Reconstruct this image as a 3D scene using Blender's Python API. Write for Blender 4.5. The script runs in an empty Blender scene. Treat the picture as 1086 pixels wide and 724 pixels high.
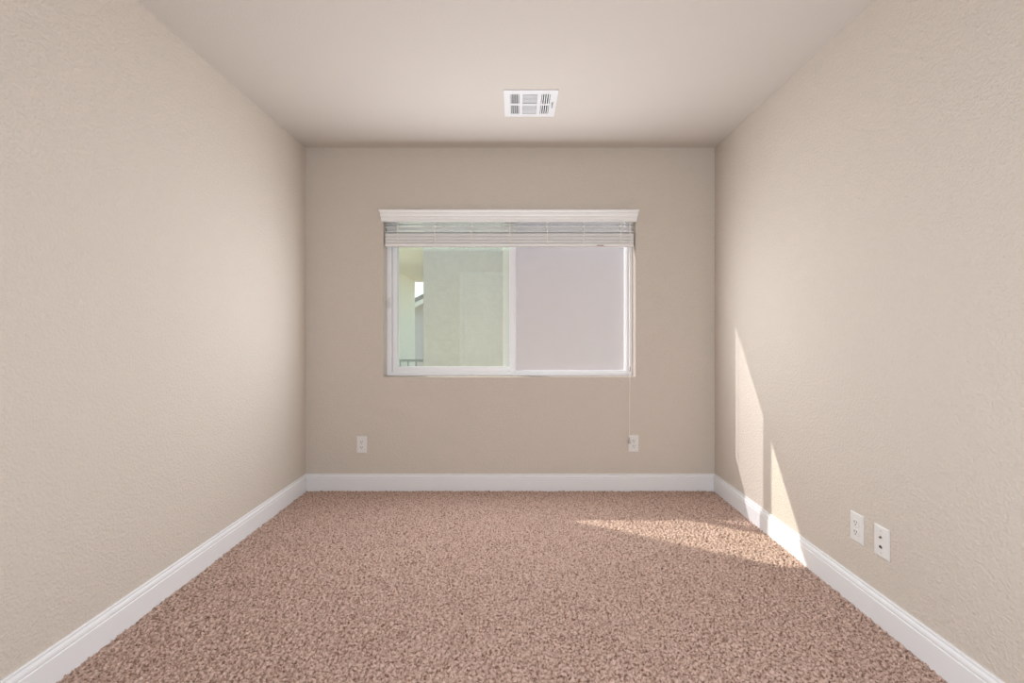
import bpy, bmesh, math, random
import numpy as np
from mathutils import Vector, Matrix

sc = bpy.context.scene
C = sc.collection
PI = math.pi
random.seed(4)

# ------------------------------------------------------------------ camera, light, exposure
ROOM_L, ROOM_R, ROOM_B, ROOM_F, CEIL = -1.500, 1.413, 3.289, -0.70, 2.44
cam_d = bpy.data.cameras.new('camera')
cam_d.sensor_fit = 'HORIZONTAL'; cam_d.sensor_width = 36.0
cam_d.lens = 36.0 * 490.0 / 1086.0
cam_d.shift_x = -4.5 / 1086.0
cam_d.shift_y = -11.5 / 1086.0
cam_d.clip_start = 0.02
cam = bpy.data.objects.new('camera', cam_d); C.objects.link(cam)
cam.location = (0, 0, 1.138); cam.rotation_euler = (PI/2, 0, 0)
sc.camera = cam

w = bpy.data.worlds.new('sky'); sc.world = w; w.use_nodes = True
nt = w.node_tree; nt.nodes.clear()
wo = nt.nodes.new('ShaderNodeOutputWorld'); wb = nt.nodes.new('ShaderNodeBackground')
sky = nt.nodes.new('ShaderNodeTexSky'); sky.sky_type = 'HOSEK_WILKIE'
sky.sun_direction = Vector((-1.79, 1.0, 1.546)).normalized(); sky.turbidity = 4.0
nt.links.new(sky.outputs[0], wb.inputs[0]); nt.links.new(wb.outputs[0], wo.inputs[0])
wb.inputs[1].default_value = 8.8

sd = bpy.data.lights.new('sun', 'SUN'); sd.energy = 4.4; sd.angle = math.radians(0.5); sd.color = (1.0, 0.975, 1.0)
sun = bpy.data.objects.new('sun', sd); C.objects.link(sun)
sun.rotation_euler = Vector((1.79, -1.0, -1.546)).to_track_quat('-Z', 'Y').to_euler()
sun.location = (-6, 8, 8)

FILL_TINT = (0.90, 1.0, 1.11)
ad = bpy.data.lights.new('front_fill', 'AREA'); ad.shape = 'DISK'; ad.size = 0.6  # unseen fill light added at the front wall to brighten the back wall
ad.energy = 30; ad.color = FILL_TINT
al = bpy.data.objects.new('front_fill', ad); C.objects.link(al)
al.location = (0.33, -0.62, 0.85); al.rotation_euler = (PI/2, 0, 0)
wd = bpy.data.lights.new('window_daylight', 'AREA'); wd.shape = 'RECTANGLE'; wd.size = 1.66; wd.size_y = 0.84
wd.energy = 25.5; wd.color = (0.96, 1.0, 1.06)
wl = bpy.data.objects.new('window_daylight', wd); C.objects.link(wl)
wl.location = (-0.04, ROOM_B - 0.004, 1.27); wl.rotation_euler = (-PI/2, 0, 0)

sc.view_settings.view_transform = 'Standard'; sc.view_settings.look = 'None'
sc.view_settings.gamma = 1.0; sc.view_settings.use_curve_mapping = False
sc.view_settings.exposure = 0.27

# ------------------------------------------------------------------ materials
def mat(name, col, rough=0.6, spec=0.3, bump=None, vary=None, metal=0.0):
    m = bpy.data.materials.new(name); m.use_nodes = True
    n = m.node_tree.nodes; l = m.node_tree.links; b = n['Principled BSDF']
    b.inputs['Base Color'].default_value = (*col, 1); b.inputs['Roughness'].default_value = rough
    b.inputs['Specular IOR Level'].default_value = spec; b.inputs['Metallic'].default_value = metal
    tc = n.new('ShaderNodeTexCoord')
    if vary:
        scale, amt = vary
        t = n.new('ShaderNodeTexNoise'); t.inputs['Scale'].default_value = scale; t.inputs['Detail'].default_value = 4
        r = n.new('ShaderNodeValToRGB')
        r.color_ramp.elements[0].position = 0.3; r.color_ramp.elements[1].position = 0.7
        r.color_ramp.elements[0].color = (*[c*(1-amt) for c in col], 1)
        r.color_ramp.elements[1].color = (*[min(1, c*(1+amt)) for c in col], 1)
        l.new(tc.outputs['Object'], t.inputs['Vector']); l.new(t.outputs['Fac'], r.inputs[0]); l.new(r.outputs[0], b.inputs['Base Color'])
    if bump:
        scale, strength, dist = bump
        t = n.new('ShaderNodeTexNoise'); t.inputs['Scale'].default_value = scale; t.inputs['Detail'].default_value = 2.5
        t.inputs['Roughness'].default_value = 0.45
        r = n.new('ShaderNodeValToRGB'); r.color_ramp.elements[0].position = 0.38; r.color_ramp.elements[1].position = 0.66
        bn = n.new('ShaderNodeBump'); bn.inputs['Strength'].default_value = strength; bn.inputs['Distance'].default_value = dist
        l.new(tc.outputs['Object'], t.inputs['Vector']); l.new(t.outputs['Fac'], r.inputs[0]); l.new(r.outputs[0], bn.inputs['Height'])
        l.new(bn.outputs[0], b.inputs['Normal'])
    return m

def glass_mat(name, tint, refl):
    m = bpy.data.materials.new(name); m.use_nodes = True
    n = m.node_tree.nodes; l = m.node_tree.links; n.clear()
    o = n.new('ShaderNodeOutputMaterial'); mx = n.new('ShaderNodeMixShader')
    tr = n.new('ShaderNodeBsdfTransparent'); tr.inputs[0].default_value = (*tint, 1)
    gl = n.new('ShaderNodeBsdfGlossy'); gl.inputs['Roughness'].default_value = 0.01; gl.inputs[0].default_value = (0.9, 0.97, 1, 1)
    mx.inputs[0].default_value = refl
    l.new(tr.outputs[0], mx.inputs[1]); l.new(gl.outputs[0], mx.inputs[2]); l.new(mx.outputs[0], o.inputs[0])
    return m

def screen_mat(name, col, cover):
    m = bpy.data.materials.new(name); m.use_nodes = True
    n = m.node_tree.nodes; l = m.node_tree.links; n.clear()
    o = n.new('ShaderNodeOutputMaterial'); mx = n.new('ShaderNodeMixShader')
    tr = n.new('ShaderNodeBsdfTransparent'); df = n.new('ShaderNodeBsdfDiffuse'); df.inputs[0].default_value = (*col, 1)
    mx.inputs[0].default_value = cover
    l.new(tr.outputs[0], mx.inputs[1]); l.new(df.outputs[0], mx.inputs[2]); l.new(mx.outputs[0], o.inputs[0])
    return m

WALL = (0.660, 0.588, 0.514)
M = {
 'wall': mat('beige_orange_peel_paint', WALL, 0.75, 0.2, bump=(115, 0.7, 0.0023)),
 'ceiling': mat('ceiling_paint', (0.62, 0.562, 0.508), 0.85, 0.1, bump=(100, 0.15, 0.002)),
 'trim': mat('white_trim_paint', (0.83, 0.82, 0.82), 0.4, 0.4),
 'vinyl': mat('white_vinyl', (0.93, 0.925, 0.94), 0.35, 0.4),
 'slat': mat('white_faux_wood', (0.90, 0.88, 0.86), 0.45, 0.35),
 'cord': mat('cream_cord', (0.90, 0.86, 0.79), 0.8, 0.1),
 'tassel': mat('tassel_plastic', (0.50, 0.46, 0.41), 0.5, 0.3),
 'label': mat('brown_label', (0.25, 0.17, 0.13), 0.6, 0.2),
 'plate': mat('white_plastic', (0.80, 0.78, 0.75), 0.35, 0.4),
 'slot': mat('dark_slot', (0.09, 0.08, 0.07), 0.6, 0.2),
 'brass': mat('coax_metal', (0.28, 0.25, 0.2), 0.4, 0.5, metal=0.7),
 'screw': mat('screw_paint', (0.62, 0.60, 0.57), 0.4, 0.4),
 'ventwhite': mat('vent_enamel', (0.76, 0.755, 0.76), 0.4, 0.4),
 'duct': mat('galvanised_duct', (0.22, 0.23, 0.25), 0.6, 0.3),
 'stucco': mat('greige_stucco', (0.67, 0.59, 0.535), 0.9, 0.05, bump=(60, 0.35, 0.008), vary=(25, 0.05)),
 'stucco2': mat('cream_stucco', (0.92, 0.84, 0.69), 0.9, 0.05, bump=(60, 0.35, 0.008), vary=(25, 0.04)),
 'iron': mat('painted_iron', (0.30, 0.30, 0.27), 0.5, 0.3),
 'roof': mat('roof_tile', (0.40, 0.33, 0.29), 0.9, 0.1, vary=(8, 0.2)),
 'concrete': mat('concrete', (0.60, 0.54, 0.46), 0.9, 0.1, vary=(6, 0.1)),
 'doorpaint': mat('white_door_paint', (0.82, 0.81, 0.79), 0.4, 0.4),
 'nickel': mat('satin_nickel', (0.55, 0.53, 0.5), 0.3, 0.5, metal=0.9),
 'glass': glass_mat('green_window_glass', (0.955, 0.968, 0.932), 0.07),
 'screen': screen_mat('insect_screen_mesh', (0.68, 0.60, 0.59), 0.36),
}

def carpet_mat():
    m = bpy.data.materials.new('brown_carpet_yarn'); m.use_nodes = True
    n = m.node_tree.nodes; l = m.node_tree.links; b = n['Principled BSDF']
    b.inputs['Roughness'].default_value = 1.0; b.inputs['Specular IOR Level'].default_value = 0.02
    b.inputs['Sheen Weight'].default_value = 0.15
    tc = n.new('ShaderNodeTexCoord')
    t = n.new('ShaderNodeTexNoise'); t.inputs['Scale'].default_value = 105; t.inputs['Detail'].default_value = 3
    r = n.new('ShaderNodeValToRGB'); e = r.color_ramp.elements
    e[0].position = 0.35; e[0].color = (0.225, 0.13, 0.09, 1)  # dark yarn flecks, deepened to paint in the shade of pile crevices
    e[1].position = 0.64; e[1].color = (0.69, 0.495, 0.41, 1)
    k = e.new(0.47); k.color = (0.505, 0.350, 0.280, 1)
    l.new(tc.outputs['Object'], t.inputs['Vector']); l.new(t.outputs['Fac'], r.inputs[0]); l.new(r.outputs[0], b.inputs['Base Color'])
    return m
M['carpet'] = carpet_mat()

# ------------------------------------------------------------------ mesh helpers
def box(bm, x0, x1, y0, y1, z0, z1, bev=0.0):
    t = bmesh.new()
    bmesh.ops.create_cube(t, size=1.0)
    bmesh.ops.scale(t, vec=(x1-x0, y1-y0, z1-z0), verts=t.verts)
    bmesh.ops.translate(t, vec=((x0+x1)/2, (y0+y1)/2, (z0+z1)/2), verts=t.verts)
    if bev: bmesh.ops.bevel(t, geom=list(t.edges), offset=bev, segments=2, profile=0.5, affect='EDGES')
    merge(bm, t)

def merge(bm, t, mtx=None):
    if mtx is not None: bmesh.ops.transform(t, matrix=mtx, verts=t.verts)
    me = bpy.data.meshes.new('tmp'); t.to_mesh(me); t.free(); bm.from_mesh(me); bpy.data.meshes.remove(me)

def cyl(bm, p0, p1, r0, r1=None, seg=16):
    r1 = r0 if r1 is None else r1
    p0 = Vector(p0); p1 = Vector(p1); d = p1 - p0
    t = bmesh.new()
    bmesh.ops.create_cone(t, cap_ends=True, segments=seg, radius1=r0, radius2=r1, depth=d.length)
    merge(bm, t, Matrix.Translation((p0+p1)/2) @ d.to_track_quat('Z', 'Y').to_matrix().to_4x4())

def extrude_x(bm, prof, x0, x1, m0=0.0, m1=0.0):
    """profile of (y, z) points swept along X; m0 / m1 mitre the ends by the depth y"""
    a = [bm.verts.new((x0 + m0*y, y, z)) for y, z in prof]
    b = [bm.verts.new((x1 + m1*y, y, z)) for y, z in prof]
    k = len(prof)
    for i in range(k):
        bm.faces.new((a[i], a[(i+1) % k], b[(i+1) % k], b[i]))
    bm.faces.new(a[::-1]); bm.faces.new(b)

def lathe(bm, prof, seg=16):
    rings = []
    for r, z in prof:
        rings.append([bm.verts.new((r*math.cos(2*PI*i/seg), r*math.sin(2*PI*i/seg), z)) for i in range(seg)])
    for a, b in zip(rings, rings[1:]):
        for i in range(seg): bm.faces.new((a[i], a[(i+1) % seg], b[(i+1) % seg], b[i]))
    bm.faces.new(rings[0][::-1]); bm.faces.new(rings[-1])

def obj(name, bm, m, parent=None, loc=None, smooth=False):
    bmesh.ops.recalc_face_normals(bm, faces=bm.faces)
    me = bpy.data.meshes.new(name); bm.to_mesh(me); bm.free()
    me.materials.append(m)
    if smooth:
        for p in me.polygons: p.use_smooth = True
    o = bpy.data.objects.new(name, me); C.objects.link(o)
    if parent: o.parent = parent
    if loc: o.location = loc
    return o

def struct(name, bm, m, parent=None, loc=None):
    o = obj(name, bm, m, parent, loc)
    if parent is None: o['kind'] = 'structure'
    return o

def thing(name, label, cat, loc=(0, 0, 0), rotz=0, group=None):
    o = bpy.data.objects.new(name, None); C.objects.link(o)
    o.empty_display_size = 0.05
    o.location = loc; o.rotation_euler = (0, 0, rotz); o['label'] = label; o['category'] = cat
    if group: o['group'] = group
    return o

# ------------------------------------------------------------------ room shell
T = 0.12
WX0, WX1, WZ0, WZ1, WY1 = -0.946, 0.849, 0.809, 1.992, ROOM_B + 0.16     # window opening
bm = bmesh.new(); box(bm, ROOM_L-T, ROOM_L, ROOM_F-T, WY1, -0.1, CEIL+0.1); struct('wall_left', bm, M['wall'])
bm = bmesh.new(); box(bm, ROOM_R, ROOM_R+T, ROOM_F-T, WY1, -0.1, CEIL+0.1); struct('wall_right', bm, M['wall'])

def holed_wall(name, x0, x1, y0, y1, z0, z1, hx0, hx1, hz0, hz1, r=0.0):
    """one wall slab in the XZ plane with a rectangular opening; the room-side rim is rounded by r"""
    bm = bmesh.new()
    def ring(a0, a1, b0, b1, y): return [bm.verts.new(p) for p in ((a0, y, b0), (a1, y, b0), (a1, y, b1), (a0, y, b1))]
    fo = ring(x0, x1, z0, z1, y0); bo = ring(x0, x1, z0, z1, y1)
    loops = [fo]
    n = 5 if r else 1
    for i in range(n):
        a = (PI/2) * i / max(1, n-1)
        g = r * (1 - math.sin(a)); d = r * (1 - math.cos(a))
        loops.append(ring(hx0-g, hx1+g, hz0-g, hz1+g, y0 + d))
    loops.append(ring(hx0, hx1, hz0, hz1, y1)); loops.append(bo); loops.append(fo)
    for A, B in zip(loops, loops[1:]):
        for i in range(4): bm.faces.new((A[i], A[(i+1) % 4], B[(i+1) % 4], B[i]))
    return bm
struct('wall_back', holed_wall('wall_back', ROOM_L, ROOM_R, ROOM_B, WY1, -0.1, CEIL+0.1, WX0, WX1, WZ0, WZ1, 0.006), M['wall'])

DX0, DX1, DH = -0.86, -0.10, 2.03
bm = bmesh.new()
box(bm, ROOM_L, DX0, ROOM_F-T, ROOM_F, -0.1, CEIL+0.1)
box(bm, DX1, ROOM_R, ROOM_F-T, ROOM_F, -0.1, CEIL+0.1)
box(bm, DX0, DX1, ROOM_F-T, ROOM_F, DH, CEIL+0.1)
struct('wall_front', bm, M['wall'])

# ceiling with the duct opening of the air register
VX, VY, VW, VD = 0.080, 2.650, 0.298, 0.306
hx, hy = VW/2 - 0.028, VD/2 - 0.030
bm = bmesh.new()
box(bm, ROOM_L, VX-hx, ROOM_F, ROOM_B, CEIL, CEIL+0.1)
box(bm, VX+hx, ROOM_R, ROOM_F, ROOM_B, CEIL, CEIL+0.1)
box(bm, VX-hx, VX+hx, ROOM_F, VY-hy, CEIL, CEIL+0.1)
box(bm, VX-hx, VX+hx, VY+hy, ROOM_B, CEIL, CEIL+0.1)
struct('ceiling', bm, M['ceiling'])

# carpeted floor: real pile relief on a fine grid
def carpet():
    step = 0.0042
    nx = int((ROOM_R-ROOM_L)/step); ny = int((ROOM_B-ROOM_F)/step)
    rng = np.random.default_rng(7)
    fx = np.fft.fftfreq(nx, step)[:, None]; fy = np.fft.fftfreq(ny, step)[None, :]
    f = np.sqrt(fx**2 + fy**2)
    def band(lam, width):
        n = np.fft.fft2(rng.standard_normal((nx, ny)))
        g = np.real(np.fft.ifft2(n * np.exp(-((f - 1/lam)*lam/width)**2)))
        return g / g.std()
    big = np.real(np.fft.ifft2(np.fft.fft2(rng.standard_normal((nx, ny))) * np.exp(-(f*0.30)**2))); big /= big.std()
    h = 0.0030*band(0.024, 0.55) + 0.0026*band(0.011, 0.4) + 0.0008*big
    h = np.clip(h, -0.011, 0.007)
    xs = np.linspace(ROOM_L, ROOM_R, nx); ys = np.linspace(ROOM_F, ROOM_B, ny)
    co = np.empty((nx, ny, 3), dtype=np.float32)
    jx = rng.uniform(-0.0012, 0.0012, (nx, ny)); jy = rng.uniform(-0.0012, 0.0012, (nx, ny))
    co[..., 0] = np.clip(xs[:, None] + jx, ROOM_L, ROOM_R); co[..., 1] = np.clip(ys[None, :] + jy, ROOM_F, ROOM_B); co[..., 2] = h
    i = np.arange(nx*ny).reshape(nx, ny)
    q = np.stack([i[:-1, :-1], i[1:, :-1], i[1:, 1:], i[:-1, 1:]], -1).reshape(-1).astype(np.int32)
    nf = (nx-1)*(ny-1)
    me = bpy.data.meshes.new('floor')
    me.vertices.add(nx*ny); me.vertices.foreach_set('co', co.reshape(-1))
    me.loops.add(nf*4); me.loops.foreach_set('vertex_index', q)
    me.polygons.add(nf); me.polygons.foreach_set('loop_start', np.arange(0, nf*4, 4, dtype=np.int32))
    me.polygons.foreach_set('use_smooth', np.ones(nf, dtype=bool))
    me.update(calc_edges=True); me.materials.append(M['carpet'])
    o = bpy.data.objects.new('floor', me); C.objects.link(o); o['kind'] = 'structure'
carpet()

# baseboards, moulded profile (depth from wall, height)
BB = [(0, -0.012), (0.0150, -0.012), (0.0150, 0.0865), (0.0135, 0.0885), (0.0115, 0.0890), (0.0115, 0.0905), (0.0128, 0.0925),
      (0.0132, 0.0965), (0.0124, 0.1015), (0.0104, 0.1060), (0.0080, 0.1085), (0.0055, 0.1095), (0.0055, 0.1115),
      (0.0068, 0.1135), (0.0068, 0.1180), (0.0050, 0.1205), (0, 0.1210)]
def baseboard(name, x0, x1, rot, loc, m0=1.0, m1=-1.0):
    bm = bmesh.new(); extrude_x(bm, [(y, z) for y, z in BB], x0, x1, m0, m1)
    o = struct(name, bm, M['trim']); o.rotation_euler = (0, 0, rot); o.location = loc
baseboard('baseboard_back', -ROOM_R, -ROOM_L, PI, (0, ROOM_B, 0))
bm = bmesh.new(); extrude_x(bm, BB, -ROOM_B, -ROOM_F, 1, -1); o = struct('baseboard_left', bm, M['trim']); o.rotation_euler = (0, 0, -PI/2); o.location = (ROOM_L, 0, 0)
bm = bmesh.new(); extrude_x(bm, BB, ROOM_F, ROOM_B, 1, -1); o = struct('baseboard_right', bm, M['trim']); o.rotation_euler = (0, 0, PI/2); o.location = (ROOM_R, 0, 0)
bm = bmesh.new(); extrude_x(bm, BB, ROOM_L, DX0-0.06, 1, 0); extrude_x(bm, BB, DX1+0.06, ROOM_R, 0, -1); o = struct('baseboard_front', bm, M['trim']); o.location = (0, ROOM_F, 0)

# door behind the camera (its reflection shows in the window glass)
door = bpy.data.objects.new('door_1', None); C.objects.link(door); door.location = (DX0, ROOM_F, 0); door['kind'] = 'structure'
W = DX1 - DX0
bm = bmesh.new(); box(bm, 0.004, W-0.004, -0.050, -0.015, 0.012, DH-0.004)
for z0, z1 in ((0.22, 0.92), (1.06, 1.88)):
    for x0, x1 in ((0.11, W-0.11),):
        box(bm, x0, x1, -0.016, -0.010, z0, z1, 0.003); box(bm, x0+0.05, x1-0.05, -0.012, -0.006, z0+0.05, z1-0.05, 0.002)
obj('door_panel', bm, M['doorpaint'], door)
bm = bmesh.new()
box(bm, -0.06, 0, 0, 0.016, 0, DH+0.06, 0.003); box(bm, W, W+0.06, 0, 0.016, 0, DH+0.06, 0.003); box(bm, 0, W, 0, 0.016, DH, DH+0.06, 0.003)
obj('door_casing', bm, M['trim'], door)
bm = bmesh.new(); cyl(bm, (W-0.07, -0.012, 0.95), (W-0.07, 0.03, 0.95), 0.011); cyl(bm, (W-0.07, 0.03, 0.95), (W-0.07, 0.055, 0.95), 0.026, 0.022, 24)
obj('door_handle', bm, M['nickel'], door)

# ------------------------------------------------------------------ window
FY = ROOM_B + 0.088                                    # room-side face of the vinyl frame
win = bpy.data.objects.new('window_1', None); C.objects.link(win); win.location = (0, FY, WZ0); win['kind'] = 'structure'
H = WZ1 - WZ0
bm = bmesh.new()                                       # outer frame with a stepped inner lip
fw = 0.034
box(bm, WX0, WX0+fw, 0, 0.072, 0, H, 0.003); box(bm, WX1-fw-0.006, WX1, 0, 0.072, 0, H, 0.003)
box(bm, WX0+fw, WX1-fw, 0, 0.072, 0, 0.028, 0.003); box(bm, WX0+fw, WX1-fw, 0, 0.072, H-0.016, H, 0.003)
box(bm, WX1-fw-0.0125, WX1-fw-0.002, 0.012, 0.07, 0.02, H-0.012, 0.002)
box(bm, 0.0, WX1-fw, 0.012, 0.07, 0.02, 0.036, 0.002)
obj('window_frame', bm, M['vinyl'], win)
bm = bmesh.new(); box(bm, -0.046, -0.004, 0.004, 0.060, 0.026, H-0.014, 0.003)   # meeting stile with two raised edges
box(bm, -0.0475, -0.039, -0.004, 0.006, 0.026, H-0.014, 0.002); box(bm, -0.012, -0.0035, -0.004, 0.006, 0.026, H-0.014, 0.002)
obj('mullion', bm, M['vinyl'], win)
def sash(name, x0, x1, y0, y1, z0, z1, sl, sr, st, sb):
    bm = bmesh.new()
    box(bm, x0, x0+sl, y0, y1, z0, z1, 0.002); box(bm, x1-sr, x1, y0, y1, z0, z1, 0.002)
    box(bm, x0+sl, x1-sr, y0, y1, z0, z0+sb, 0.002); box(bm, x0+sl, x1-sr, y0, y1, z1-st, z1, 0.002)
    s = obj(name, bm, M['vinyl'], win)
    bm = bmesh.new(); ym = (y0+y1)/2; box(bm, x0+sl-0.004, x1-sr+0.004, ym-0.002, ym+0.002, z0+sb-0.004, z1-st+0.004)
    g = obj('glass_pane', bm, M['glass'], s)
    return s
sash('sash', WX0+fw+0.0065, -0.040, 0.010, 0.028, 0.027, H-0.015, 0.0305, 0.010, 0.028, 0.038)
sash('sliding_sash', WX0+fw+0.012, -0.034, 0.036, 0.056, 0.030, H-0.016, 0.030, 0.062, 0.028, 0.032)
bm = bmesh.new(); box(bm, -0.004, WX1-fw-0.010, 0.058, 0.0585, 0.032, H-0.015); obj('insect_screen', bm, M['screen'], win)
bm = bmesh.new()                                       # sash pull latch on the left jamb
box(bm, WX0+0.014, WX0+0.030, -0.010, 0.002, 0.49, 0.57, 0.003); box(bm, WX0+0.018, WX0+0.036, -0.016, -0.008, 0.515, 0.535, 0.002)
obj('sash_latch', bm, M['plate'], win)

# ------------------------------------------------------------------ window blind
BY = 0.036                                             # slat centre, measured into the reveal
blind = thing('window_blind', 'raised white faux wood blind with moulded valance across the top of the window', 'blind', (0, ROOM_B, WZ1-0.002))
zt = WZ1 - 0.002
def zl(z): return z - zt
bm = bmesh.new()                                       # moulded valance standing proud of the wall, with returned ends
vp = [(-0.004, 1.908), (-0.034, 1.908), (-0.035, 1.911), (-0.035, 1.926), (-0.0395, 1.930), (-0.0395, 1.9375), (-0.0375, 1.9395), (-0.0440, 1.945),
      (-0.0475, 1.954), (-0.0490, 1.962), (-0.0490, 1.9665), (-0.0465, 1.9685), (-0.0560, 1.9735), (-0.0580, 1.978), (-0.0580, 1.9845), (-0.0550, 1.987), (-0.004, 1.987)]
extrude_x(bm, [(y, zl(z)) for y, z in vp], -0.936, 0.834, 0.45, -0.45)
obj('valance', bm, M['slat'], blind)
bm = bmesh.new(); box(bm, WX0+0.008, WX1-0.008, 0.008, 0.064, zl(1.925), zl(1.985), 0.002); obj('headrail', bm, M['slat'], blind)
SX0, SX1 = WX0+0.009, WX1-0.009
LX = [(p-547.5)*0.00679 for p in (423, 462, 500.5, 541, 580, 618.5, 657.5)]
def slat_prof(z, tilt=0.0, th=0.0030):
    pts = []
    for k in range(7):
        y = -0.025 + 0.05*k/6; pts.append((BY+y, zl(z) + tilt*y + 0.0022*(1-(y/0.025)**2) ))
    return pts + [(y, zz+th) for y, zz in pts[::-1]]
zs = [(1.9000, -0.06, 0.003), (1.8690, -0.30, 0.003), (1.8400, -0.12, 0.003)] + [(1.8250 - 0.0052*k - (0.003 if k > 3 else 0) - (0.002 if k > 7 else 0), -0.04 - 0.02*(k % 4 == 0), 0.0043) for k in range(12)]
for i, (z, tilt, th) in enumerate(zs):
    bm = bmesh.new(); e = 0.0015*math.sin(i*2.1); extrude_x(bm, slat_prof(z, tilt, th), SX0+0.001+e, SX1-0.001+e); obj('slat', bm, M['slat'], blind)
bm = bmesh.new(); box(bm, SX0, SX1, BY-0.026, BY+0.026, zl(1.741), zl(1.7605), 0.003); rail = obj('bottom_rail', bm, M['slat'], blind)
bm = bmesh.new(); box(bm, 0.575, 0.625, BY-0.0275, BY-0.0245, zl(1.743), zl(1.749)); obj('rail_label', bm, M['label'], rail)
for x in LX:
    bm = bmesh.new()
    for yy in (BY-0.0275, BY+0.0275): box(bm, x-0.0028, x+0.0028, yy-0.0008, yy+0.0008, zl(1.748), zl(1.92))
    for z, _t, _h in zs[:3]: box(bm, x-0.0022, x+0.0022, BY-0.0275, BY+0.0275, zl(z-0.0012), zl(z-0.0002))
    obj('ladder_cord', bm, M['cord'], blind)
CXc, CYc = 0.806, -0.012
bm = bmesh.new(); cyl(bm, (CXc+0.003, CYc, zl(1.915)), (CXc+0.001, CYc, zl(0.875)), 0.0021, seg=8); cyl(bm, (CXc-0.003, CYc, zl(1.915)), (CXc-0.001, CYc, zl(0.875)), 0.0021, seg=8)
cyl(bm, (CXc, CYc, zl(0.86)), (CXc-0.004, CYc, zl(0.375)), 0.0021, seg=8)
cord = obj('lift_cord', bm, M['cord'], blind)
bm = bmesh.new(); lathe(bm, [(0.002, 0.02), (0.0055, 0.012), (0.0065, -0.004), (0.0055, -0.016), (0.002, -0.02)]); obj('cord_connector', bm, M['tassel'], cord, (CXc, CYc, zl(0.866)), True)
bm = bmesh.new(); lathe(bm, [(0.002, 0.024), (0.004, 0.018), (0.006, 0.0), (0.009, -0.016), (0.008, -0.02)]); obj('tassel', bm, M['tassel'], cord, (CXc-0.004, CYc, zl(0.358)), True)

# ------------------------------------------------------------------ outlets (local frame: plate faces -Y)
PW, PH, PT = 0.072, 0.118, 0.006
def wall_plate(root):
    bm = bmesh.new(); t = bmesh.new()
    prof = [(PW/2, PH/2, 0.0), (PW/2, PH/2, -0.003), (PW/2-0.0035, PH/2-0.0035, -PT)]
    rings = [[t.verts.new(p) for p in ((-a, y, -b), (a, y, -b), (a, y, b), (-a, y, b))] for a, b, y in prof]
    for A, B in zip(rings, rings[1:]):
        for i in range(4): t.faces.new((A[i], A[(i+1) % 4], B[(i+1) % 4], B[i]))
    t.faces.new(rings[0][::-1]); t.faces.new(rings[-1]); merge(bm, t)
    return obj('cover_plate', bm, M['plate'], root)
def duplex_outlet(label, loc, rotz=0):
    r = thing('electrical_outlet', label, 'outlet', loc, rotz)
    wall_plate(r)
    for s in (1, -1):
        zc = s*0.0195
        bm = bmesh.new(); t = bmesh.new()
        n = 24; a = []
        for i in range(n):
            an = 2*PI*i/n; a.append((max(-0.0170, min(0.0170, 0.0175*math.cos(an)*1.1)), max(-0.0140, min(0.0140, 0.0172*math.sin(an)))))
        f = [t.verts.new((x, -PT, zc+z)) for x, z in a]; g = [t.verts.new((x*0.95, -PT-0.0022, zc+z*0.95)) for x, z in a]
        for i in range(n): t.faces.new((f[i], f[(i+1) % n], g[(i+1) % n], g[i]))
        t.faces.new(g); t.faces.new(f[::-1]); merge(bm, t)
        rc = obj('receptacle', bm, M['plate'], r)
        bm = bmesh.new()
        box(bm, -0.0078, -0.0050, -PT-0.0026, -PT-0.0010, zc-0.0010, zc+0.0085); box(bm, 0.0050, 0.0078, -PT-0.0026, -PT-0.0010, zc+0.0005, zc+0.0085)
        cyl(bm, (0, -PT-0.0026, zc-0.0070), (0, -PT-0.0010, zc-0.0070), 0.0028, seg=12)
        obj('socket_slots', bm, M['slot'], rc)
    bm = bmesh.new(); cyl(bm, (0, -PT+0.0005, 0), (0, -PT-0.0015, 0), 0.0030, 0.0024, 12); obj('screw', bm, M['screw'], r)
    return r
duplex_outlet('white duplex outlet on the back wall left of the window, low above the baseboard', (-1.098, ROOM_B, 0.328))
duplex_outlet('white duplex outlet on the back wall beside the hanging blind cord', (0.835, ROOM_B, 0.336))
duplex_outlet('white duplex outlet on the right wall, left of the cable plate', (ROOM_R, 1.913, 0.323), -PI/2)
jp = thing('cable_jack_plate', 'white cable and phone jack plate on the right wall, nearest the camera', 'wall plate', (ROOM_R, 1.783, 0.323), -PI/2)
wall_plate(jp)
bm = bmesh.new(); cyl(bm, (0, -PT+0.001, 0.018), (0, -PT-0.002, 0.018), 0.0052, seg=6); cyl(bm, (0, -PT-0.002, 0.018), (0, -PT-0.006, 0.018), 0.0034, seg=16); obj('coax_connector', bm, M['brass'], jp)
bm = bmesh.new(); box(bm, -0.0085, 0.0085, -PT-0.0012, -PT+0.001, -0.026, -0.012); pj = obj('phone_jack', bm, M['plate'], jp)
bm = bmesh.new(); box(bm, -0.0072, 0.0072, -PT-0.0018, -PT-0.0010, -0.0240, -0.0155); box(bm, -0.0030, 0.0030, -PT-0.0018, -PT-0.0010, -0.0170, -0.0130); obj('jack_opening', bm, M['slot'], pj)
for z in (0.042, -0.042):
    bm = bmesh.new(); cyl(bm, (0, -PT+0.0005, z), (0, -PT-0.0014, z), 0.0034, 0.0026, 12); obj('screw', bm, M['screw'], jp)

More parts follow.
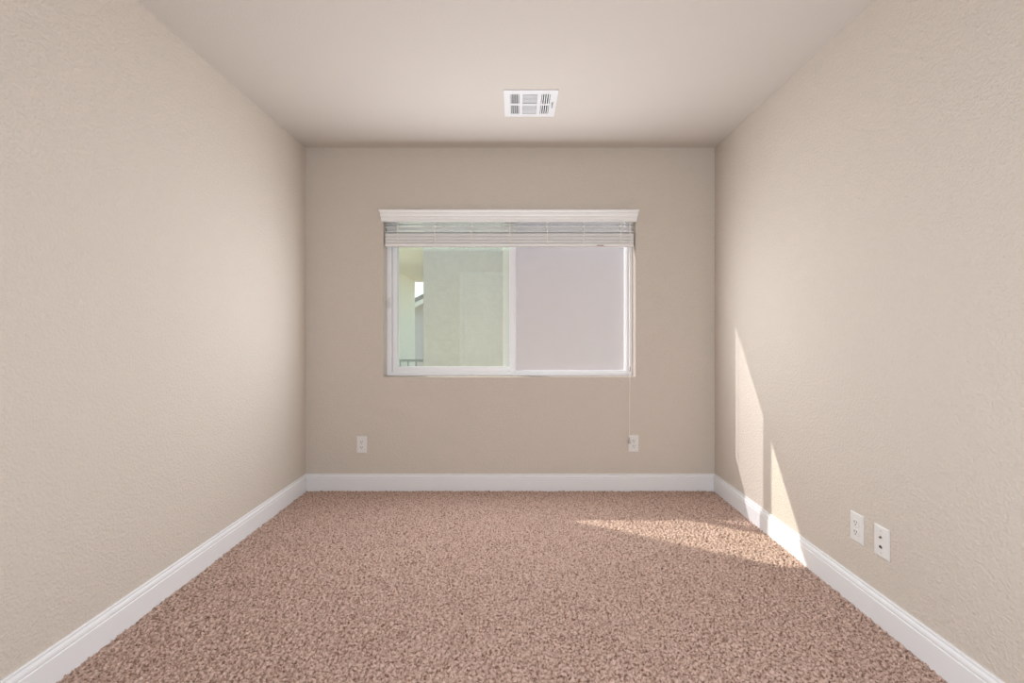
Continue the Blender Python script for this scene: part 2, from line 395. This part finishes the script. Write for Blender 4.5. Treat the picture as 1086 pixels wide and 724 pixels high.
# ------------------------------------------------------------------ ceiling air register
vent = thing('air_vent', 'white metal air register with slotted louvres set in the ceiling', 'vent', (VX, VY, CEIL))
x0, y0 = -VW/2, -VD/2
cols = [(0.112, 0.300), (0.352, 0.628), (0.682, 0.886)]; rows = [(0.130, 0.488), (0.545, 0.885)]
bm = bmesh.new()
zf0, zf1 = -0.0042, -0.0014
def fx(a): return x0 + a*VW
def fy(a): return y0 + a*VD
xe = [0] + [v for c in cols for v in c] + [1]; ye = [0] + [v for c in rows for v in c] + [1]
for j in range(len(ye)-1):
    if j % 2 == 0: box(bm, fx(0), fx(1), fy(ye[j]), fy(ye[j+1]), zf0, zf1)
    else:
        for i in range(0, len(xe)-1, 2): box(bm, fx(xe[i]), fx(xe[i+1]), fy(ye[j]), fy(ye[j+1]), zf0, zf1)
for a in ((fx(0), fx(0)+0.003, fy(0), fy(1)), (fx(1)-0.003, fx(1), fy(0), fy(1)), (fx(0), fx(1), fy(0), fy(0)+0.003), (fx(0), fx(1), fy(1)-0.003, fy(1))):
    box(bm, *a, zf1, 0.0)
obj('face_plate', bm, M['ventwhite'], vent)
for ci, (a, b) in enumerate(cols):
    for (c, d) in rows:
        bm = bmesh.new()
        X0, X1, Y0, Y1 = fx(a), fx(b), fy(c), fy(d)
        if ci == 1:
            n = 8
            for k in range(n):
                yc = Y0 + (k+0.5)*(Y1-Y0)/n; t = bmesh.new(); box(t, X0, X1, -0.0042, 0.0042, -0.0006, 0.0006)
                merge(bm, t, Matrix.Translation((0, yc, 0.000)) @ Matrix.Rotation(math.radians(0), 4, 'X'))
        else:
            n = 5; s = -1 if ci == 0 else 1
            pt = (X1-X0)/n
            for k in range(n+1):
                xc = X0 + k*pt; t = bmesh.new(); hw_ = 0.0023 if ci == 0 else 0.0030; box(t, -hw_, hw_, Y0, Y1, -0.0006, 0.0006)
                merge(bm, t, Matrix.Translation((max(X0+0.003, min(X1-0.003, xc)), 0, -0.0030)) @ Matrix.Rotation(s*math.radians(4), 4, 'Y'))
        obj('louver_bank', bm, M['ventwhite'], vent)
bm = bmesh.new()
for a in ((-hx, -hx+0.001, -hy, hy), (hx-0.001, hx, -hy, hy), (-hx, hx, -hy, -hy+0.001), (-hx, hx, hy-0.001, hy)): box(bm, *a, 0.0, 0.10)
box(bm, -hx, hx, -hy, hy, 0.10, 0.102)
obj('duct', bm, M['duct'], vent)
bm = bmesh.new(); box(bm, fx(0.915), fx(0.928), fy(0.42), fy(0.60), -0.014, -0.0065, 0.001); obj('damper_lever', bm, M['duct'], vent)
for a in (0.17, 0.83):
    bm = bmesh.new(); cyl(bm, (fx(a), fy(0.055), -0.0055), (fx(a), fy(0.055), -0.0038), 0.0030, seg=12); obj('screw', bm, M['screw'], vent)

# ------------------------------------------------------------------ outside the window
OY = 4.90
def at(px, y, Y): return ((px-547.5)*Y/490.0, 1.138 - (y-350.5)*Y/490.0)
xe_, _ = at(449, 0, OY)
bm = bmesh.new(); box(bm, xe_, 4.5, OY, OY+0.3, -3.0, 2.5); struct('wall_outside', bm, M['stucco'])
bm = bmesh.new(); box(bm, -25, 25, WY1+0.02, 40, -3.2, -3.0); struct('ground', bm, M['concrete'])
# balcony passage beyond the corner of the outside wall
PX, PZ = -1.94, 2.10
bm = bmesh.new(); box(bm, PX-0.35, PX, 6.3, 8.85, -3.0, PZ); o = obj('porch_wall', bm, M['stucco2'])
o['label'] = 'cream stucco porch wall in the left pane, behind the railing'; o['category'] = 'wall'
bm = bmesh.new(); box(bm, PX-0.5, xe_-0.004, 5.3, 9.2, PZ, PZ+0.35); o = obj('porch_roof', bm, M['stucco2'])
o['label'] = 'cream porch ceiling at the upper left of the left pane, above the porch wall'; o['category'] = 'porch roof'
bm = bmesh.new(); box(bm, PX, 4.0, 5.7, 10.2, -0.40, -0.20); struct('balcony_floor', bm, M['concrete'])  # balcony floor, extended unseen to the right to bounce sunlight onto the porch
def railing(label, x0, x1, Y, ztop, slope=None):
    r = thing('balcony_railing', label, 'railing', ((x0+x1)/2, Y, -0.2))
    hw = (x1-x0)/2; zt_ = ztop + 0.2
    bm = bmesh.new(); box(bm, -hw, hw, -0.02, 0.02, zt_-0.03, zt_, 0.004); obj('top_rail', bm, M['iron'], r)
    bm = bmesh.new(); box(bm, -hw, hw, -0.015, 0.015, 0.08, 0.11, 0.004); obj('bottom_rail', bm, M['iron'], r)
    for i in range(2):
        sx = (-1, 1)[i]
        bm = bmesh.new(); box(bm, sx*hw-0.02, sx*hw+0.02, -0.02, 0.02, 0, zt_+0.01, 0.004); obj('post', bm, M['iron'], r)
    x = -hw + 0.10
    while x < hw - 0.05:
        bm = bmesh.new(); box(bm, x-0.008, x+0.008, -0.008, 0.008, 0.11, zt_-0.03); obj('baluster', bm, M['iron'], r); x += 0.104
    if slope:
        bm = bmesh.new(); cyl(bm, (-hw, 0, zt_+0.26), (hw, 0, zt_-0.05+0.02), 0.022, seg=10); obj('sloped_handrail', bm, M['vinyl'], r)
    return r
railing('metal balcony railing low in the left pane, in front of the cream porch wall', PX+0.02, xe_-0.03, 6.0, 0.765)
railing('far stair railing with a pale sloping handrail, past the end of the porch wall', PX+0.03, xe_-0.35, 9.6, 0.835, True)
# neighbouring house far beyond the porch
HY = 14.0
hx_, hz_ = at(444.5, 313.5, HY)
hs = thing('neighbour_house', 'distant house with a sloping roof edge against the sky, past the porch wall', 'house', (hx_, HY, -3.0))
def slab(bm, prof, y0, y1):
    a = [bm.verts.new((x, y0, z)) for x, z in prof]; b = [bm.verts.new((x, y1, z)) for x, z in prof]; k = len(prof)
    for i in range(k): bm.faces.new((a[i], a[(i+1) % k], b[(i+1) % k], b[i]))
    bm.faces.new(a[::-1]); bm.faces.new(b)
zr = hz_ + 3.0
bm = bmesh.new(); slab(bm, [(-1.5, 0), (5.0, 0), (5.0, zr+1.0-0.15), (2.0, zr+1.0-0.15), (-1.5, zr-0.75-0.15)], 0.3, 7); obj('house_wall', bm, M['stucco'], hs)
bm = bmesh.new(); slab(bm, [(-2.0, zr-1.0-0.15), (2.0, zr+1.0-0.15), (6.0, zr-1.0-0.15), (6.0, zr-1.0), (2.0, zr+1.0), (-2.0, zr-1.0)], 0, 7.3); obj('house_roof', bm, M['roof'], hs)
bm = bmesh.new(); slab(bm, [(-2.0, zr-1.0-0.30), (2.0, zr+1.0-0.30), (2.0, zr+1.0-0.15), (-2.0, zr-1.0-0.15)], -0.03, 0.0); obj('fascia_board', bm, M['stucco2'], hs)
